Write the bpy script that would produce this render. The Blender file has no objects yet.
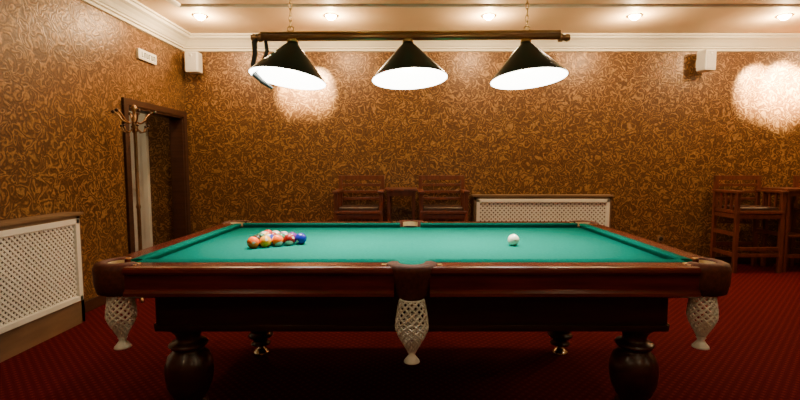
import bpy, bmesh, math, random
from mathutils import Vector, Matrix
random.seed(4)
scene = bpy.context.scene
COL = scene.collection

# ------------------------------------------------------------------ materials
def mat(name, color, rough=0.5, metal=0.0, emis=None, estr=0.0, coat=0.0, spec=0.5, sheen=0.0):
    m = bpy.data.materials.new(name); m.use_nodes = True
    b = m.node_tree.nodes['Principled BSDF']
    b.inputs['Base Color'].default_value = (*color, 1)
    b.inputs['Roughness'].default_value = rough
    b.inputs['Metallic'].default_value = metal
    b.inputs['Specular IOR Level'].default_value = spec
    b.inputs['Coat Weight'].default_value = coat
    b.inputs['Coat Roughness'].default_value = 0.1
    b.inputs['Sheen Weight'].default_value = sheen
    if emis:
        b.inputs['Emission Color'].default_value = (*emis, 1)
        b.inputs['Emission Strength'].default_value = estr
    return m

def N(m, t, **kw):
    n = m.node_tree.nodes.new(t)
    for k, v in kw.items(): setattr(n, k, v)
    return n

def ramp(m, stops):
    r = N(m, 'ShaderNodeValToRGB')
    e = r.color_ramp.elements
    e[0].position, e[0].color = stops[0][0], (*stops[0][1], 1)
    e[1].position, e[1].color = stops[-1][0], (*stops[-1][1], 1)
    for p, c in stops[1:-1]:
        x = e.new(p); x.color = (*c, 1)
    return r

def noise_mat(name, c1, c2, scale=(8, 8, 8), detail=4, rough=0.5, bump=0.0, lo=0.35, hi=0.65, **kw):
    m = mat(name, c1, rough, **kw)
    L = m.node_tree.links; b = m.node_tree.nodes['Principled BSDF']
    tc = N(m, 'ShaderNodeTexCoord'); mp = N(m, 'ShaderNodeMapping'); mp.inputs['Scale'].default_value = scale
    L.new(tc.outputs['Object'], mp.inputs['Vector'])
    n = N(m, 'ShaderNodeTexNoise'); n.inputs['Scale'].default_value = 1; n.inputs['Detail'].default_value = detail
    L.new(mp.outputs[0], n.inputs['Vector'])
    r = ramp(m, [(lo, c1), (hi, c2)]); L.new(n.outputs['Fac'], r.inputs[0]); L.new(r.outputs[0], b.inputs['Base Color'])
    if bump:
        bp = N(m, 'ShaderNodeBump'); bp.inputs['Strength'].default_value = bump; bp.inputs['Distance'].default_value = 0.002
        L.new(n.outputs['Fac'], bp.inputs['Height']); L.new(bp.outputs[0], b.inputs['Normal'])
    return m

def wallpaper(name, dark, mid, gold):
    m = mat(name, mid, 0.38, metal=0.2, spec=0.5)
    L = m.node_tree.links; b = m.node_tree.nodes['Principled BSDF']
    tc = N(m, 'ShaderNodeTexCoord')
    n1 = N(m, 'ShaderNodeTexNoise'); n1.inputs['Scale'].default_value = 7.0; n1.inputs['Detail'].default_value = 1.0
    L.new(tc.outputs['Object'], n1.inputs['Vector'])
    sub = N(m, 'ShaderNodeVectorMath', operation='SUBTRACT'); sub.inputs[1].default_value = (.5, .5, .5)
    L.new(n1.outputs['Color'], sub.inputs[0])
    sc = N(m, 'ShaderNodeVectorMath', operation='SCALE'); sc.inputs['Scale'].default_value = 0.28
    L.new(sub.outputs[0], sc.inputs[0])
    ad = N(m, 'ShaderNodeVectorMath', operation='ADD')
    L.new(tc.outputs['Object'], ad.inputs[0]); L.new(sc.outputs[0], ad.inputs[1])
    v = N(m, 'ShaderNodeTexVoronoi'); v.inputs['Scale'].default_value = 9.0
    L.new(ad.outputs[0], v.inputs['Vector'])
    mu = N(m, 'ShaderNodeMath', operation='MULTIPLY'); mu.inputs[1].default_value = 3.2
    L.new(v.outputs['Distance'], mu.inputs[0])
    pp = N(m, 'ShaderNodeMath', operation='PINGPONG'); pp.inputs[1].default_value = 0.5
    L.new(mu.outputs[0], pp.inputs[0])
    n2 = N(m, 'ShaderNodeTexNoise'); n2.inputs['Scale'].default_value = 18; n2.inputs['Detail'].default_value = 6
    n2.inputs['Distortion'].default_value = .5
    L.new(ad.outputs[0], n2.inputs['Vector'])
    m2 = N(m, 'ShaderNodeMath', operation='MULTIPLY_ADD'); m2.inputs[1].default_value = 1.1; m2.inputs[2].default_value = -.55
    L.new(n2.outputs['Fac'], m2.inputs[0])
    m3 = N(m, 'ShaderNodeMath', operation='ADD'); L.new(pp.outputs[0], m3.inputs[0]); L.new(m2.outputs[0], m3.inputs[1])
    r = ramp(m, [(0.0, gold), (0.24, mid), (0.36, dark), (0.58, mid)])
    L.new(m3.outputs[0], r.inputs[0])
    n3 = N(m, 'ShaderNodeTexNoise'); n3.inputs['Scale'].default_value = 60; n3.inputs['Detail'].default_value = 4
    L.new(tc.outputs['Object'], n3.inputs['Vector'])
    r3 = ramp(m, [(0.34, (.62, .60, .58)), (0.66, (1.3, 1.3, 1.3))]); L.new(n3.outputs['Fac'], r3.inputs[0])
    mx = N(m, 'ShaderNodeMix', data_type='RGBA', blend_type='MULTIPLY'); mx.inputs[0].default_value = 1
    L.new(r.outputs[0], mx.inputs[6]); L.new(r3.outputs[0], mx.inputs[7])
    L.new(mx.outputs[2], b.inputs['Base Color'])
    bp = N(m, 'ShaderNodeBump'); bp.inputs['Strength'].default_value = 0.4; bp.inputs['Distance'].default_value = 0.005
    bp.invert = True
    L.new(m3.outputs[0], bp.inputs['Height']); L.new(bp.outputs[0], b.inputs['Normal'])
    return m

def carpet_mat():
    m = mat('carpet_red', (.2, .01, .01), 0.95, spec=0.05)
    L = m.node_tree.links; b = m.node_tree.nodes['Principled BSDF']
    tc = N(m, 'ShaderNodeTexCoord')
    mp = N(m, 'ShaderNodeMapping'); mp.inputs['Rotation'].default_value = (0, 0, .785); mp.inputs['Scale'].default_value = (24, 24, 24)
    L.new(tc.outputs['Object'], mp.inputs['Vector'])
    v = N(m, 'ShaderNodeTexVoronoi'); v.inputs['Scale'].default_value = 1; v.inputs['Randomness'].default_value = 0.0
    v.voronoi_dimensions = '2D'
    L.new(mp.outputs[0], v.inputs['Vector'])
    r = ramp(m, [(0.12, (.13, .013, .011)), (0.25, (.085, .004, .007)), (0.5, (.065, .002, .005))])
    L.new(v.outputs['Distance'], r.inputs[0])
    n = N(m, 'ShaderNodeTexNoise'); n.inputs['Scale'].default_value = 250
    L.new(tc.outputs['Object'], n.inputs['Vector'])
    r3 = ramp(m, [(0.3, (.55, .55, .55)), (0.7, (1.2, 1.2, 1.2))]); L.new(n.outputs['Fac'], r3.inputs[0])
    mx = N(m, 'ShaderNodeMix', data_type='RGBA', blend_type='MULTIPLY'); mx.inputs[0].default_value = 1
    L.new(r.outputs[0], mx.inputs[6]); L.new(r3.outputs[0], mx.inputs[7]); L.new(mx.outputs[2], b.inputs['Base Color'])
    bp = N(m, 'ShaderNodeBump'); bp.inputs['Strength'].default_value = 0.5; bp.inputs['Distance'].default_value = 0.004
    L.new(n.outputs['Fac'], bp.inputs['Height']); L.new(bp.outputs[0], b.inputs['Normal'])
    return m

M_wall = wallpaper('wallpaper_gold', (.086, .036, .012), (.140, .064, .021), (.34, .185, .066))
M_carpet = carpet_mat()
M_ceil = noise_mat('ceiling_paint', (.84, .60, .34), (.88, .64, .38), (2, 2, 2), rough=.6)
M_crown = noise_mat('crown_plaster', (.92, .86, .70), (.96, .90, .74), (3, 3, 3), rough=.5)
M_base = noise_mat('baseboard_wood', (.030, .010, .005), (.05, .018, .009), (2, 2, 30), rough=.45)
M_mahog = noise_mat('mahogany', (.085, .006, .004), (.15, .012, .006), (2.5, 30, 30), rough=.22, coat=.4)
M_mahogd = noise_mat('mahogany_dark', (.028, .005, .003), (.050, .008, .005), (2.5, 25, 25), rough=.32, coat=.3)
M_chair = noise_mat('chair_wood', (.095, .024, .012), (.16, .042, .020), (25, 25, 4), rough=.35, coat=.2)
M_felt = noise_mat('billiard_cloth', (.001, .125, .096), (.002, .145, .112), (60, 60, 60), rough=1.0, bump=.1, spec=.02)
M_leather = noise_mat('pocket_leather', (.075, .016, .008), (.12, .026, .011), (60, 60, 60), rough=.6, bump=.2, spec=.25)
M_tan = noise_mat('pocket_lining_lit', (.75, .52, .24), (.85, .62, .32), (30, 30, 30), rough=.4)  # tan lining; its bright colour paints in the lamp highlights
M_black = mat('black_rubber', (.01, .008, .007), .7)
M_net = noise_mat('net_cord', (.93, .89, .80), (.97, .94, .86), (90, 90, 90), rough=.8)
M_brass = noise_mat('brass', (.72, .50, .20), (.80, .58, .26), (10, 10, 10), rough=.28, metal=1.0)
M_bronze = noise_mat('rack_bronze', (.30, .17, .08), (.40, .24, .12), (10, 10, 10), rough=.3, metal=.8)
M_shade = noise_mat('shade_black_green', (.006, .012, .011), (.009, .018, .016), (5, 5, 5), rough=.35, coat=.3)
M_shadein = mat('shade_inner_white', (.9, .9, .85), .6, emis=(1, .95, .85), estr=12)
M_bulb = mat('bulb_glow', (1, 1, 1), .5, emis=(1, .85, .6), estr=25)
M_spot = mat('downlight_glow', (1, 1, 1), .5, emis=(1, .84, .52), estr=160)
M_white = noise_mat('white_paint', (.84, .80, .72), (.90, .86, .78), (4, 4, 4), rough=.45)
M_radback = mat('radiator_backing', (.10, .06, .04), .8)  # dark brown backing panel behind the lattice
M_surround = noise_mat('surround_laminate', (.15, .088, .045), (.21, .125, .068), (3, 3, 14), rough=.5)
M_plastic = mat('speaker_plastic', (.80, .78, .74), .4)
M_grille = noise_mat('speaker_grille', (.56, .54, .52), (.68, .66, .64), (200, 200, 200), rough=.6)
M_bar = noise_mat('lamp_bar_bronze', (.42, .24, .12), (.58, .36, .18), (10, 60, 60), rough=.35, metal=.75)
M_ink = mat('sign_ink', (.03, .05, .03), .6)
M_chrome = mat('metal_foot', (.8, .74, .62), .2, metal=1)
M_seat = noise_mat('seat_leather', (.035, .015, .010), (.06, .025, .015), (40, 40, 40), rough=.4)

# ------------------------------------------------------------------ builder
class B:
    def __init__(s): s.bm = bmesh.new(); s.mats = []
    def mi(s, m):
        if m not in s.mats: s.mats.append(m)
        return s.mats.index(m)
    def merge(s, t, m, smooth=False):
        i = s.mi(m)
        bmesh.ops.recalc_face_normals(t, faces=t.faces[:])
        for f in t.faces: f.material_index = i; f.smooth = smooth
        me = bpy.data.meshes.new('tmp'); t.to_mesh(me); t.free()
        s.bm.from_mesh(me); bpy.data.meshes.remove(me)
    def box(s, c, d, m, bevel=0.0, rot=None, seg=2):
        t = bmesh.new()
        bmesh.ops.create_cube(t, size=1)
        bmesh.ops.scale(t, vec=d, verts=t.verts)
        if bevel: bmesh.ops.bevel(t, geom=t.edges[:], offset=bevel, segments=seg, affect='EDGES', profile=.7)
        if rot: bmesh.ops.rotate(t, matrix=Matrix.Rotation(rot[0], 3, rot[1]), verts=t.verts, cent=(0, 0, 0))
        bmesh.ops.translate(t, vec=c, verts=t.verts)
        s.merge(t, m)
    def lathe(s, prof, c, m, seg=32, a0=0.0, a1=None, smooth=True, closed=False, R=None, RP=None):
        t = bmesh.new(); full = a1 is None
        n = seg if full else seg + 1
        if full: a1 = a0 + 2 * math.pi
        rings = []
        for i in range(n):
            a = a0 + (a1 - a0) * i / seg
            rings.append([t.verts.new((r * math.cos(a), r * math.sin(a), z)) for r, z in prof])
        k = len(prof)
        for i in range(seg):
            A = rings[i]; C = rings[(i + 1) % n]
            for j in range(k if closed else k - 1):
                t.faces.new((A[j], C[j], C[(j + 1) % k], A[(j + 1) % k]))
        if closed and not full:
            t.faces.new(rings[0]); t.faces.new(rings[-1])
        bmesh.ops.remove_doubles(t, verts=t.verts, dist=1e-5)
        if R: bmesh.ops.rotate(t, matrix=R, verts=t.verts, cent=RP or (0, 0, 0))
        bmesh.ops.translate(t, vec=c, verts=t.verts)
        s.merge(t, m, smooth)
    def tube(s, pts, r, m, seg=8, closed=False):
        t = bmesh.new(); pts = [Vector(p) for p in pts]; n = len(pts); rings = []
        up = Vector((0, 0, 1))
        for i, p in enumerate(pts):
            a = pts[(i - 1) % n] if (closed or i > 0) else p
            b = pts[(i + 1) % n] if (closed or i < n - 1) else p
            d = (b - a).normalized()
            if i == 0:
                u = up if abs(d.z) < .9 else Vector((1, 0, 0))
            u = (u - d * u.dot(d))
            u = u.normalized() if u.length > 1e-6 else d.orthogonal().normalized()
            w = d.cross(u); rr = r[i] if isinstance(r, (list, tuple)) else r
            rings.append([t.verts.new(p + (u * math.cos(2 * math.pi * k / seg) + w * math.sin(2 * math.pi * k / seg)) * rr) for k in range(seg)])
        for i in range(n if closed else n - 1):
            A = rings[i]; C = rings[(i + 1) % n]
            for k in range(seg): t.faces.new((A[k], C[k], C[(k + 1) % seg], A[(k + 1) % seg]))
        if not closed: t.faces.new(rings[0]); t.faces.new(rings[-1])
        s.merge(t, m, True)
    def prism(s, pts, ext, m, smooth=False):
        t = bmesh.new(); ext = Vector(ext)
        a = [t.verts.new(p) for p in pts]; b = [t.verts.new(Vector(p) + ext) for p in pts]
        n = len(pts)
        t.faces.new(a); t.faces.new(b[::-1])
        for i in range(n): t.faces.new((a[i], a[(i + 1) % n], b[(i + 1) % n], b[i]))
        s.merge(t, m, smooth)
    def sphere(s, c, r, m, seg=24, sc=(1, 1, 1)):
        t = bmesh.new(); bmesh.ops.create_uvsphere(t, u_segments=seg, v_segments=seg // 2, radius=r)
        bmesh.ops.scale(t, vec=sc, verts=t.verts)
        bmesh.ops.translate(t, vec=c, verts=t.verts); s.merge(t, m, True)
    def done(s, name, loc=(0, 0, 0), rz=0.0, parent=None):
        me = bpy.data.meshes.new(name); s.bm.to_mesh(me); s.bm.free()
        for m in s.mats: me.materials.append(m)
        o = bpy.data.objects.new(name, me); o.location = loc; o.rotation_euler = (0, 0, rz)
        COL.objects.link(o)
        if parent: o.parent = parent
        return o
pi = math.pi

# ------------------------------------------------------------------ room constants
XL, XR, YB, YF, ZC = -2.95, 6.6, 6.20, -1.6, 3.0
HX = -4.3    # hallway outer wall
DY0, DY1, DZ = 4.90, 6.10, 1.965
T = .15
b = B(); b.box(((HX - T + XR + T) / 2, (YB + YF) / 2, -.05), (XR - HX + 2 * T, YB - YF + 2 * T, .1), M_carpet); b.done('floor')
b = B(); b.box(((HX - T + XR + T) / 2, (YB + YF) / 2, ZC + .05), (XR - HX + 2 * T, YB - YF + 2 * T, .1), M_ceil); b.done('ceiling')
b = B(); b.box(((HX - T + XR + T) / 2, YB + T / 2, ZC / 2), (XR - HX + 2 * T, T, ZC), M_wall); b.done('wall_back')
b = B()
b.box((XL - T / 2, (YF + DY0) / 2, ZC / 2), (T, DY0 - YF, ZC), M_wall)
b.box((XL - T / 2, (DY0 + DY1) / 2, (ZC + DZ) / 2), (T, DY1 - DY0, ZC - DZ), M_wall)
b.box((XL - T / 2, (DY1 + YB) / 2, ZC / 2), (T, YB - DY1, ZC), M_wall)
b.done('wall_left')
b = B(); b.box((XR + T / 2, (YB + YF) / 2, ZC / 2), (T, YB - YF, ZC), M_wall); b.done('wall_right')
b = B(); b.box(((XL + XR) / 2, YF - T / 2, ZC / 2), (XR - XL + 2 * T, T, ZC), M_wall); b.done('wall_front')
b = B(); b.box((HX - T / 2, (4.0 + YB) / 2, ZC / 2), (T, YB - 4.0, ZC), M_wall); b.done('wall_hallway_left')
b = B(); b.box(((HX + XL - T) / 2, 4.0 - T / 2, ZC / 2), (XL - T - HX, T, ZC), M_wall); b.done('wall_hallway_front')

# crown mouldings
def crown_prof():
    return [(0, 0), (.20, 0), (.20, -.018), (.175, -.022), (.165, -.045), (.13, -.06), (.095, -.09), (.07, -.125), (.055, -.135), (.055, -.15), (.028, -.155), (.028, -.18), (0, -.185)]
b = B(); b.prism([(XL, YB - u, ZC + z) for u, z in crown_prof()], (XR - XL, 0, 0), M_crown); b.done('trim_1')
b = B(); b.prism([(XL + u, YF, ZC + z) for u, z in crown_prof()], (0, YB - YF, 0), M_crown); b.done('trim_2')
b = B(); b.prism([(XR - u, YF, ZC + z) for u, z in crown_prof()], (0, YB - YF, 0), M_crown); b.done('trim_3')
tp = [(-.05, 0), (-.04, -.008), (-.015, -.016), (.02, -.016), (.04, -.008), (.05, 0)]
b = B()
b.prism([(-2.40, 4.98 + u, ZC + z) for u, z in tp], (XR - .6 + 2.4, 0, 0), M_crown)
b.prism([(-2.40 + u, YF + .6, ZC + z) for u, z in tp], (0, 4.98 - YF - .6, 0), M_crown)
b.done('trim_4')
b = B(); b.box(((XL + XR) / 2, YB - .01, .05), (XR - XL, .02, .10), M_base, .004); b.done('baseboard_back')
b = B(); b.box((XL + .01, (YF + DY0 - .1) / 2, .05), (.02, DY0 - .1 - YF, .10), M_base, .004); b.done('baseboard_left')
b = B(); b.box((XR - .01, (YF + YB) / 2, .05), (.02, YB - YF, .10), M_base, .004); b.done('baseboard_right')

# door frame
b = B()
b.box((XL + .012, DY0 - .04, DZ / 2), (.03, .08, DZ), M_base, .005)
b.box((XL + .012, (DY0 + DY1) / 2, DZ + .035), (.03, DY1 - DY0 + .16, .07), M_base, .005)
b.box((XL + .012, DY1 + .04, DZ / 2), (.03, .08, DZ), M_base, .005)
b.box((XL - T / 2, DY0 + .012, DZ / 2), (T + .02, .024, DZ), M_base)
b.box((XL - T / 2, DY1 - .012, DZ / 2), (T + .02, .024, DZ), M_base)
b.box((XL - T / 2, (DY0 + DY1) / 2, DZ - .012), (T + .02, DY1 - DY0, .024), M_base)
b.done('trim_5')
# white panel door at the hallway end
b = B()
dx0, dx1 = -4.22, -3.53
b.box(((dx0 + dx1) / 2, YB - .025, 1.0), (dx1 - dx0, .045, 2.0), M_white, .004)
for z0, z1 in ((.12, .9), (1.02, 1.9)):
    for xa, xb in ((dx0 + .08, (dx0 + dx1) / 2 - .04), ((dx0 + dx1) / 2 + .04, dx1 - .08)):
        b.box(((xa + xb) / 2, YB - .052, (z0 + z1) / 2), (xb - xa, .012, z1 - z0), M_white, .005)
b.box((dx1 + .04, YB - .03, 1.03), (.07, .055, 2.06), M_white, .005)
b.box((dx0 - .035, YB - .03, 1.03), (.06, .055, 2.06), M_white, .005)
b.box(((dx0 + dx1) / 2, YB - .03, 2.05), (dx1 - dx0 + .13, .055, .07), M_white, .005)
b.sphere((dx1 - .05, YB - .09, 1.0), .025, M_brass)
b.done('door_1')

# ------------------------------------------------------------------ radiator covers
def rad_cover(name, L, H, Dp, loc, rz, z0=.22, margin=.06, sp=.05, hw=.0085):
    b = B()
    b.box((L / 2, -Dp / 2 - .012, H - .012), (L + .04, Dp + .02, .024), M_surround, .005)
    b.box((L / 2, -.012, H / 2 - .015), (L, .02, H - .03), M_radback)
    b.box((.02, -Dp / 2, H / 2 - .015), (.04, Dp, H - .03), M_surround)
    b.box((L - .02, -Dp / 2, H / 2 - .015), (.04, Dp, H - .03), M_surround)
    b.box((L / 2, -Dp + .012, z0 / 2), (L, .024, z0), M_surround)
    b.box((L / 2, -Dp + .012, H - .045), (L, .024, .04), M_surround)
    x0, x1, z1 = margin, L - margin, H - .05
    b.box((margin / 2, -Dp + .012, H / 2), (margin, .02, H - .06), M_surround)
    b.box((L - margin / 2, -Dp + .012, H / 2), (margin, .02, H - .06), M_surround)
    fw = .045; yf = -Dp - .006
    b.box(((x0 + x1) / 2, yf, z0 + fw / 2), (x1 - x0, .03, fw), M_white, .006)
    b.box(((x0 + x1) / 2, yf, z1 - fw / 2), (x1 - x0, .03, fw), M_white, .006)
    b.box((x0 + fw / 2, yf, (z0 + z1) / 2), (fw, .03, z1 - z0), M_white, .006)
    b.box((x1 - fw / 2, yf, (z0 + z1) / 2), (fw, .03, z1 - z0), M_white, .006)
    ax, bx, az, bz = x0 + fw * .8, x1 - fw * .8, z0 + fw * .8, z1 - fw * .8
    W, Hh = bx - ax, bz - az
    for sgn in (1, -1):
        c = -Hh + sp / 2
        while c < W:
            u0 = max(0, c); v0 = u0 - c; u1 = min(W, c + Hh); v1 = u1 - c
            if u1 - u0 > .01:
                y = -Dp + (.004 if sgn > 0 else -.001)
                P = []
                for (u, v, s2) in ((u0, v0, 1), (u1, v1, 1), (u1, v1, -1), (u0, v0, -1)):
                    uu = u - s2 * hw * .7; vv = v + s2 * hw * .7
                    if sgn < 0: uu = W - uu
                    P.append((ax + uu, y, az + vv))
                b.prism(P, (0, .005, 0), M_white)
            c += sp
    x = x0 + .06
    while x < x1 - .05:
        b.box((x, -Dp * .45, (z0 + z1) / 2), (.045, Dp * .4, z1 - z0 - .1), M_surround, .01, seg=1)
        x += .07
    return b.done(name, loc, rz)
rad_cover('radiator_cover', 1.80, .945, .15, (.865, YB - .022, 0), 0, z0=.22, margin=.03, sp=.056, hw=.0105)
rad_cover('radiator_cover', 1.75, .945, .15, (XL + .022, 2.14, 0), math.pi / 2, z0=.20, margin=.035, sp=.044, hw=.0080)

# ------------------------------------------------------------------ pool table
TX, TY = .018, 2.93
b = B()
OX, OY = 1.505, .86
WZ, BZ = .88, .848
cx, cy, cr = 1.388, .745, .078
mr = .068
def bed_outline():
    P = []
    ex, ey = cx, cy
    def arc(c0, a0, a1, r, n=10):
        return [(c0[0] + r * math.cos(a0 + (a1 - a0) * i / n), c0[1] + r * math.sin(a0 + (a1 - a0) * i / n)) for i in range(n + 1)]
    P += arc((-ex, -ey), pi / 2, 0, cr)
    P += arc((0, -ey - .02), pi - .3, .3, mr)
    P += arc((ex, -ey), pi, pi / 2, cr)
    P += arc((ex, ey), -pi / 2, -pi, cr)
    P += arc((0, ey + .02), -.3, -pi + .3, mr)
    P += arc((-ex, ey), 0, -pi / 2, cr)
    return P
b.prism([(x, y, BZ - .04) for x, y in bed_outline()], (0, 0, .04), M_felt)
wood = [(-.118, WZ - .001), (-.028, WZ), (-.012, WZ - .004), (-.003, WZ - .012), (0, WZ - .024), (-.006, WZ - .036), (-.014, WZ - .040), (-.016, WZ - .105),
        (-.008, WZ - .110), (.002, WZ - .120), (.004, WZ - .134), (-.006, WZ - .142), (-.118, WZ - .142)]
cush = [(-.118, WZ), (-.140, WZ + .003), (-.170, WZ + .004), (-.178, WZ), (-.178, WZ - .008), (-.160, BZ - .002), (-.118, BZ - .002)]
def rail(a0, a1, side):
    for prof, m in ((wood, M_mahog), (cush, M_felt)):
        if side == 'F': b.prism([(a0, -(OY + u), z) for u, z in prof], (a1 - a0, 0, 0), m)
        if side == 'K': b.prism([(a0, (OY + u), z) for u, z in prof], (a1 - a0, 0, 0), m)
        if side == 'L': b.prism([(-(OX + u), a0, z) for u, z in prof], (0, a1 - a0, 0), m)
        if side == 'R': b.prism([((OX + u), a0, z) for u, z in prof], (0, a1 - a0, 0), m)
gx = 1.318
for s in 'FK':
    rail(-gx, -.082, s); rail(.082, gx, s)
for s in 'LR':
    rail(-.676, .676, s)
corner_prof = [(.062, .80), (.062, WZ + .002), (.070, WZ + .010), (.092, WZ + .010), (.112, WZ + .002), (.121, WZ - .02), (.119, .79), (.108, .745), (.085, .735), (.070, .74)]
mid_prof = [(.060, .80), (.060, WZ + .002), (.068, WZ + .010), (.095, WZ + .009), (.118, WZ + .001), (.124, WZ - .018), (.105, .81), (.090, .745), (.080, .715), (.062, .715)]
def lining(prof0, c, a0, a1):
    r = prof0[0][0] - .001
    b.lathe([(r, .79), (r, WZ + .001)], c, M_tan, 24, a0, a1)
for sx in (-1, 1):
    for sy in (-1, 1):
        a = math.atan2(sy, sx); h = math.radians(112)
        b.lathe(corner_prof, (sx * cx, sy * cy, 0), M_leather, 36, a - h, a + h, closed=True)
        lining(corner_prof, (sx * cx, sy * cy, 0), a - h, a + h)
        b.lathe([(.058, .845), (.060, .74)], (sx * cx, sy * cy, 0), M_black, 24)
        b.box((sx * (gx - .016), sy * (OY - .075), WZ + .001), (.028, .05, .004), M_brass, .001)
        b.box((sx * (OX - .075), sy * .655, WZ + .001), (.05, .028, .004), M_brass, .001)
for sy in (-1, 1):
    a = sy * pi / 2; h = math.radians(100)
    b.lathe(mid_prof, (0, sy * .772, 0), M_leather, 32, a - h, a + h, closed=True)
    lining(mid_prof, (0, sy * .772, 0), a - h, a + h)
    b.lathe([(.058, .845), (.058, .72)], (0, sy * .772, 0), M_black, 24)
    for sx in (-1, 1):
        b.box((sx * .130, sy * (OY - .06), WZ + .001), (.022, .035, .004), M_brass, .001)
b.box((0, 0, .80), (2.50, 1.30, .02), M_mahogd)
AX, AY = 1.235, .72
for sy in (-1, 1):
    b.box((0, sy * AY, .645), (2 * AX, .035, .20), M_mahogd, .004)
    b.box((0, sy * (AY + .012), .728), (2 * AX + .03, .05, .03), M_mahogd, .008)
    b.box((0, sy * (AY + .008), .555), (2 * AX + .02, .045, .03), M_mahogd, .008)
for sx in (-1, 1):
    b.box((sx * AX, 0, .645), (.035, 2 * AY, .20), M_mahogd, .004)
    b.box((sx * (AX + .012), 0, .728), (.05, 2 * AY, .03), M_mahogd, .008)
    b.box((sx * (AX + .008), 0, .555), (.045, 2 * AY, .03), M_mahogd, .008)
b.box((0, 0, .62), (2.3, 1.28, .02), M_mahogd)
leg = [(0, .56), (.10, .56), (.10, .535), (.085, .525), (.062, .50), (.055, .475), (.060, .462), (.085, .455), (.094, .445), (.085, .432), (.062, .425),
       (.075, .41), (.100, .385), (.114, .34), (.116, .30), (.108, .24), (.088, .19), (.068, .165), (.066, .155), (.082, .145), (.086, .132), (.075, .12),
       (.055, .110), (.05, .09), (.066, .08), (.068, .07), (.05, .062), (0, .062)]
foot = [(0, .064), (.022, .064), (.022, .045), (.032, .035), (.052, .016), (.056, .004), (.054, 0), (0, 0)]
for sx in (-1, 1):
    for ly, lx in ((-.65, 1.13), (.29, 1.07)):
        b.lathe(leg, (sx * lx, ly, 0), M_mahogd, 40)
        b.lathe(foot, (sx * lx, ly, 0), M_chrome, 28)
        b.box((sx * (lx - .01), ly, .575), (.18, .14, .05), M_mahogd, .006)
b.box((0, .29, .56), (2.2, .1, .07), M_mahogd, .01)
def net(c, ztop, zbot, R, off=(0, 0)):
    L = ztop - zbot
    prof = lambda t: R * (0.82 + .28 * math.sin(min(t, 1) * pi * .85)) * (1 - .70 * max(0, (t - .55) / .45) ** 1.3)
    ns, turns, st = 12, .62, 22
    zb = zbot + .055
    for d in (1, -1):
        for k in range(ns):
            pts = []
            for i in range(st + 1):
                t = i / st; a = 2 * pi * k / ns + d * turns * 2 * pi * t; r = prof(t)
                pts.append((c[0] + off[0] * t + r * math.cos(a), c[1] + off[1] * t + r * math.sin(a), ztop - t * (ztop - zb)))
            b.tube(pts, .0048, M_net, 5)
    for zt in (0, 1):
        r = prof(zt)
        b.tube([(c[0] + off[0] * zt + r * math.cos(2 * pi * k / 20), c[1] + off[1] * zt + r * math.sin(2 * pi * k / 20), ztop - zt * (ztop - zb)) for k in range(20)], .005, M_net, 6, closed=True)
    cc = (c[0] + off[0], c[1] + off[1], 0)
    b.lathe([(0, zb + .004), (.016, zb + .004), (.021, zb - .008), (.014, zb - .02), (.020, zb - .03), (.036, zb - .05), (.038, zb - .056), (0, zb - .056)], cc, M_net, 20)
for sy in (-1, 1):
    net((0, sy * .822), .725, .425, .068)
    for sx in (-1, 1):
        net((sx * 1.378, sy * .785), .755, .48, .056)
b.done('pool_table', (TX, TY, 0))

# ------------------------------------------------------------------ balls
BR = .0355
WHT = mat('ball_ivory', (.86, .80, .66), .15, coat=.3)
BIV = mat('ball_ivory_stripe', (.62, .55, .42), .2, coat=.1)
colors = {1: (.85, .33, .005), 2: (.008, .015, .26), 3: (.55, .012, .008), 4: (.10, .01, .16), 5: (.85, .11, .005), 6: (.01, .12, .05), 7: (.22, .008, .008), 8: (.006, .006, .006)}
cm = {k: mat('ball_color_%d' % k, v, .22, coat=.05, spec=.35) for k, v in colors.items()}
b = B()
def ball(bb, c, n):
    t = bmesh.new(); bmesh.ops.create_uvsphere(t, u_segments=32, v_segments=24, radius=BR)
    colm = cm[n] if n <= 8 else cm[n - 8]
    i1, i2 = bb.mi(colm), bb.mi(BIV)
    R = Matrix.Rotation(random.uniform(-.8, .8), 3, 'X') @ Matrix.Rotation(random.uniform(-.6, .6), 3, 'Y')
    d = Vector((random.uniform(-1, 1), -.4, random.uniform(-.3, .5))).normalized()
    for f in t.faces:
        q = f.calc_center_median() / BR
        f.smooth = True
        f.material_index = i1
        if n > 8 and abs(q.z) > .68: f.material_index = i2
    bmesh.ops.rotate(t, matrix=R, verts=t.verts, cent=(0, 0, 0))
    for f in t.faces:
        q = f.calc_center_median().normalized()
        if q.dot(d) > .972: f.material_index = i2
    bmesh.ops.translate(t, vec=c, verts=t.verts)
    me = bpy.data.meshes.new('t'); t.to_mesh(me); t.free(); bb.bm.from_mesh(me); bpy.data.meshes.remove(me)
#       apex | row2      | row3         | row4            | row5 (front first)
order = [2,    15, 4,      13, 6, 12,     1, 10, 7, 11,     5, 8, 14, 9, 3]
idx = 0
for row in range(5):
    for k in range(row + 1):
        x = -.672 - row * BR * 2.04 * .866
        y = (k - row / 2) * BR * 2.04
        ball(b, (x, y, 0), order[idx]); idx += 1
b.done('billiard_balls', (.000, TY - .06, BZ + BR + .0005))
b = B(); b.sphere((0, 0, 0), BR, WHT, 40); b.done('cue_ball', (.650, TY - .11, BZ + BR + .0005))

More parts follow.
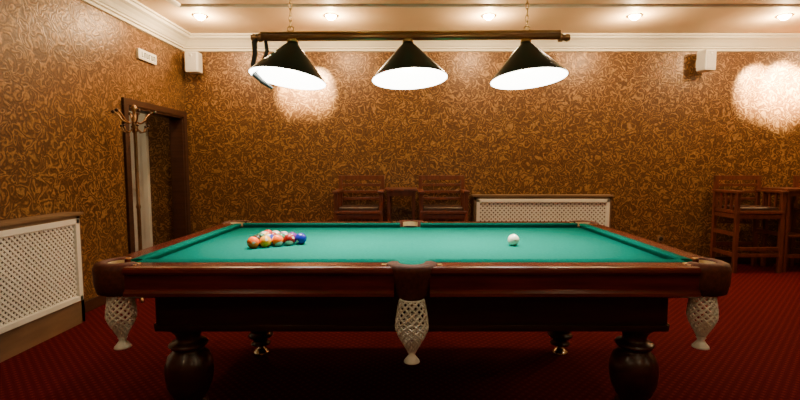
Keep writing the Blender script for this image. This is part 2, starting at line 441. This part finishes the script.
# ------------------------------------------------------------------ billiard lamp
b = B()
LY = 2.89
bz = 2.118
LX = (-.705, 0, .720)
b.tube([(-.90, 0, bz), (.93, 0, bz + .01)], .021, M_bar, 16)
b.tube([(-.90, 0, bz + .028), (.93, 0, bz + .038)], .008, M_brass, 8)
for x in (.93, -.90):
    sg = 1 if x > 0 else -1
    b.lathe([(0, -.01), (.024, -.01), (.026, .01), (.016, .02), (.024, .04), (.020, .055), (0, .062)], (x, 0, bz), M_bar, 20, R=Matrix.Rotation(sg * pi / 2, 3, 'Y'))
RZ = 1.863; TZ = 2.078; SR = .232
for x, ty in zip(LX, (7, -3, -4)):
    R = Matrix.Rotation(math.radians(ty), 3, 'Y') @ Matrix.Rotation(math.radians(-6), 3, 'X')
    RP = (0, 0, TZ)
    b.lathe([(.030, TZ + .02), (.036, TZ), (.050, TZ - .012), (SR - .004, RZ + .008), (SR, RZ), (SR - .003, RZ)], (x, 0, 0), M_shade, 48, R=R, RP=RP)
    b.lathe([(.0, TZ - .02), (.046, TZ - .022), (SR - .006, RZ + .004), (SR - .003, RZ)], (x, 0, 0), M_shadein, 48, R=R, RP=RP)
    b.tube([(x, 0, TZ + .01), (x, 0, bz)], .014, M_brass, 12)
    b.lathe([(0, TZ + .035), (.03, TZ + .03), (.036, TZ + .018), (.03, TZ + .01)], (x, 0, 0), M_brass, 20)
    b.sphere((x, 0, RZ + .085), .038, M_bulb, 20)
pts = [(-.885, 0, bz + .015), (-.920, 0, bz + .01), (-.938, -.0, bz - .03), (-.936, -.0, bz - .10), (-.950, 0, bz - .16), (-.945, 0, bz - .215), (-.90, 0, bz - .26), (-.835, 0, bz - .305)]
b.tube(pts, [.010, .016, .018, .015, .015, .018, .015, .008], M_shade, 10)
b.tube([(-.872, 0, bz), (-.862, 0, bz - .08), (-.885, 0, bz - .14), (-.935, 0, bz - .20)], [.010, .013, .012, .009], M_shade, 10)
def chain(x, z0, z1):
    n = int((z1 - z0) / .036); st = (z1 - z0) / n
    for i in range(n):
        zc = z0 + (i + .5) * st; P = []
        for k in range(12):
            a = 2 * pi * k / 12; u = .009 * math.cos(a); w = (st * .62) * math.sin(a)
            P.append((x + (u if i % 2 else 0), (0 if i % 2 else u), zc + w))
        b.tube(P, .0032, M_brass, 6, closed=True)
for x in (-.715, .725):
    b.tube([(x + .018 * math.cos(a), 0, bz + .052 + .018 * math.sin(a)) for a in [2 * pi * k / 14 for k in range(14)]], .004, M_brass, 6, closed=True)
    chain(x, bz + .06, ZC - .02)
    b.lathe([(0, ZC), (.05, ZC), (.045, ZC - .02), (.02, ZC - .03), (0, ZC - .035)], (x, 0, 0), M_brass, 24)
b.done('billiard_lamp', (0, LY, 0))
for x in LX:
    ld = bpy.data.lights.new('lamp_bulb_light', 'SPOT'); ld.energy = 170; ld.color = (1, .93, .76); ld.shadow_soft_size = .05
    ld.spot_size = math.radians(88); ld.spot_blend = 1.0
    lo = bpy.data.objects.new('lamp_bulb_light', ld); lo.location = (x, LY, 1.885); COL.objects.link(lo)

# ------------------------------------------------------------------ spectator chairs & side tables
def chair(loc):
    b = B(); W, D = .60, .46
    w = .045
    for sx in (-1, 1):
        x = sx * (W / 2 - w / 2)
        b.box((x, -D / 2 + w / 2, .50), (w, w, 1.0), M_chair, .005)
        b.box((x, D / 2 - w / 2, .60), (w, w, 1.20), M_chair, .005)
        b.box((x, -.01, 1.005), (.075, D + .04, .03), M_chair, .008)
        for z in (.22, .48, .70): b.box((x, 0, z), (.028, D - .06, .05), M_chair, .004)
        for yy in (-.10, 0, .10): b.box((x, yy, .87), (.02, .03, .25), M_chair, .003)
    b.box((0, -.01, .755), (W - .02, D - .01, .04), M_chair, .008)
    b.box((0, -.01, .79), (W - .11, D - .08, .05), M_seat, .02, seg=3)
    for z, h in ((1.17, .06), (1.075, .034), (.985, .034), (.895, .034)):
        b.box((0, D / 2 - .02, z), (W - .06, .022, h), M_chair, .005)
    for z in (.22, .30): b.box((0, -D / 2 + .02, z), (W - .06, .03, .045), M_chair, .005)
    b.box((0, -D / 2 + .02, .70), (W - .06, .03, .05), M_chair, .004)
    b.box((0, D / 2 - .02, .70), (W - .06, .03, .05), M_chair, .004)
    b.box((0, D / 2 - .02, .30), (W - .06, .03, .045), M_chair, .004)
    return b.done('spectator_chair', loc)
def side_table(loc, W=.40):
    b = B(); D = .42
    b.box((0, 0, 1.03), (W, D, .03), M_chair, .006)
    b.box((0, 0, .985), (W - .05, D - .05, .06), M_chair, .004)
    for sx in (-1, 1):
        for sy in (-1, 1):
            b.box((sx * (W / 2 - .045), sy * (D / 2 - .045), .48), (.04, .04, .96), M_chair, .004)
    b.box((0, 0, .45), (W - .09, D - .07, .025), M_chair, .004)
    for sy in (-1, 1): b.box((0, sy * (D / 2 - .045), .2), (W - .09, .025, .04), M_chair)
    return b.done('side_table', loc)
CY = YB - .33
for cxs in (-.61, .44, 4.33, 5.38): chair((cxs, CY, 0))
side_table((-.085, CY, 0)); side_table((4.855, CY, 0))

# ------------------------------------------------------------------ speakers, sign, outlet
def speaker(loc, rz=0):
    b = B()
    b.box((0, -.125, 0), (.17, .15, .26), M_plastic, .03, seg=4)
    b.box((0, -.197, 0), (.135, .012, .225), M_grille, .005)
    b.box((0, -.03, -.02), (.04, .06, .06), M_plastic, .006)
    b.box((0, -.006, -.02), (.07, .012, .10), M_plastic, .004)
    b.lathe([(0, .003), (.02, .003), (.02, 0)], (0, -.203, .08), M_plastic, 16, R=Matrix.Rotation(pi / 2, 3, 'X'))
    return b.done('wall_speaker', loc, rz)
speaker((-2.76, YB, 2.65)); speaker((3.80, YB - .02, 2.67), .25)
b = B()
b.box((.015, 0, 0), (.03, .36, .11), M_white, .006)
b.box((.031, 0, 0), (.004, .32, .085), M_plastic)
for i in range(6):
    y = -.12 + i * .047
    b.box((.034, y, .0), (.003, .008, .055), M_ink)
    b.box((.034, y + .012, .022 if i % 2 else -.022), (.003, .02, .009), M_ink)
    if i % 3: b.box((.034, y + .024, .0), (.003, .007, .05), M_ink)
b.done('exit_sign', (XL, 5.30, 2.55))
b = B(); b.box((0, -.006, 0), (.085, .012, .085), M_surround, .004)
b.lathe([(0, .004), (.026, .004), (.028, 0)], (0, -.012, 0), M_black, 20, R=Matrix.Rotation(pi / 2, 3, 'X')); b.done('wall_outlet', (3.42, YB, .34))

# ------------------------------------------------------------------ coat rack
b = B()
b.lathe([(0, .06), (.03, .06), (.028, .10), (.018, .13), (.017, .9), (.024, .92), (.017, .95), (.016, 1.66), (.026, 1.68), (.026, 1.80), (.016, 1.82), (.014, 1.86), (.026, 1.88), (.028, 1.905), (.016, 1.925), (0, 1.93)], (0, 0, 0), M_bronze, 20)
for k in range(4):
    a = k * pi / 2 + .5; c, s_ = math.cos(a), math.sin(a)
    b.tube([(c * r, s_ * r, z) for r, z in ((.01, .10), (.07, .11), (.14, .08), (.20, .03), (.24, .016))], [.018, .018, .016, .014, .016], M_bronze, 8)
for k in range(6):
    a = k * pi / 3 + .2; c, s_ = math.cos(a), math.sin(a)
    b.tube([(c * r, s_ * r, z) for r, z in ((.01, 1.76), (.06, 1.75), (.11, 1.78), (.15, 1.84), (.185, 1.86))], .008, M_bronze, 8)
    b.sphere((c * .19, s_ * .19, 1.86), .017, M_base, 12)
    b.tube([(c * r, s_ * r, z) for r, z in ((.02, 1.70), (.06, 1.66), (.10, 1.67), (.12, 1.72))], .007, M_bronze, 8)
    b.sphere((c * .122, s_ * .122, 1.725), .013, M_base, 12)
b.done('coat_rack', (-2.705, 4.62, 0))

# ------------------------------------------------------------------ downlights
def downlight(x, y, e, drop=.10):
    b = B()
    b.lathe([(.060, -.004), (.080, -.010), (.087, -.004), (.087, 0)], (0, 0, 0), M_brass, 28)
    b.lathe([(0, -.048), (.032, -.040), (.055, -.016), (.060, -.003)], (0, 0, 0), M_spot, 20)
    b.done('recessed_downlight', (x, y, ZC))
    ld = bpy.data.lights.new('downlight_light', 'POINT'); ld.energy = e; ld.color = (1, .67, .34); ld.shadow_soft_size = .03
    lo = bpy.data.objects.new('downlight_light', ld); lo.location = (x, y, ZC - drop); COL.objects.link(lo)
for x in (-2.32, -.86, .90, 2.53, 4.2, 5.85): downlight(x, 5.30, 42, .12)
for x in (-1.6, 1.6, 4.8): downlight(x, 4.1, 5, .2)  # unseen row, added to brighten the ceiling at the top of view
downlight(-1.5, 1.0, 2, .3); downlight(1.5, 1.0, 2.5, .3); downlight(4.6, 1.0, 3, .3)  # unseen downlights, added as fill over the near side of the table
for x in (-1.5, 1.5, 4.6): downlight(x, -.8, 2, .3)  # unseen row behind the camera, added as fill
downlight(-3.6, 5.2, 2.5)
def aim(x, y, z, tx, ty, tz, e, ang):  # added spots with no fixture, shaping the glow patches on the wall
    ld = bpy.data.lights.new('added_wall_glow_light', 'SPOT'); ld.energy = e; ld.color = (1, .74, .38); ld.spot_size = math.radians(ang); ld.spot_blend = 1.0; ld.shadow_soft_size = .03
    lo = bpy.data.objects.new('added_wall_glow_light', ld); lo.location = (x, y, z); COL.objects.link(lo)
    lo.rotation_euler = (Vector((tx, ty, tz)) - Vector((x, y, z))).to_track_quat('-Z', 'Y').to_euler()
aim(-1.50, 5.60, 2.80, -1.50, YB, 2.35, 1200, 42)
aim(-1.20, 5.60, 2.80, -1.20, YB, 2.35, 1200, 42)
aim(4.60, 5.60, 2.80, 4.60, YB, 2.38, 2200, 48)
aim(4.95, 5.60, 2.80, 4.95, YB, 2.38, 3800, 54)
aim(5.30, 5.60, 2.80, 5.30, YB, 2.38, 2200, 48)

# world
w = bpy.data.worlds.new('World'); scene.world = w; w.use_nodes = True
w.node_tree.nodes['Background'].inputs[0].default_value = (.05, .03, .02, 1)
w.node_tree.nodes['Background'].inputs[1].default_value = .2

# ------------------------------------------------------------------ camera
cd = bpy.data.cameras.new('camera'); cam = bpy.data.objects.new('camera', cd); COL.objects.link(cam)
cam.location = (0, 0, 1.35); cam.rotation_euler = (math.radians(90 - 4.46), 0, 0)
cd.lens = 20.8; cd.sensor_width = 36; cd.shift_x = -.010; cd.clip_start = .02
scene.camera = cam
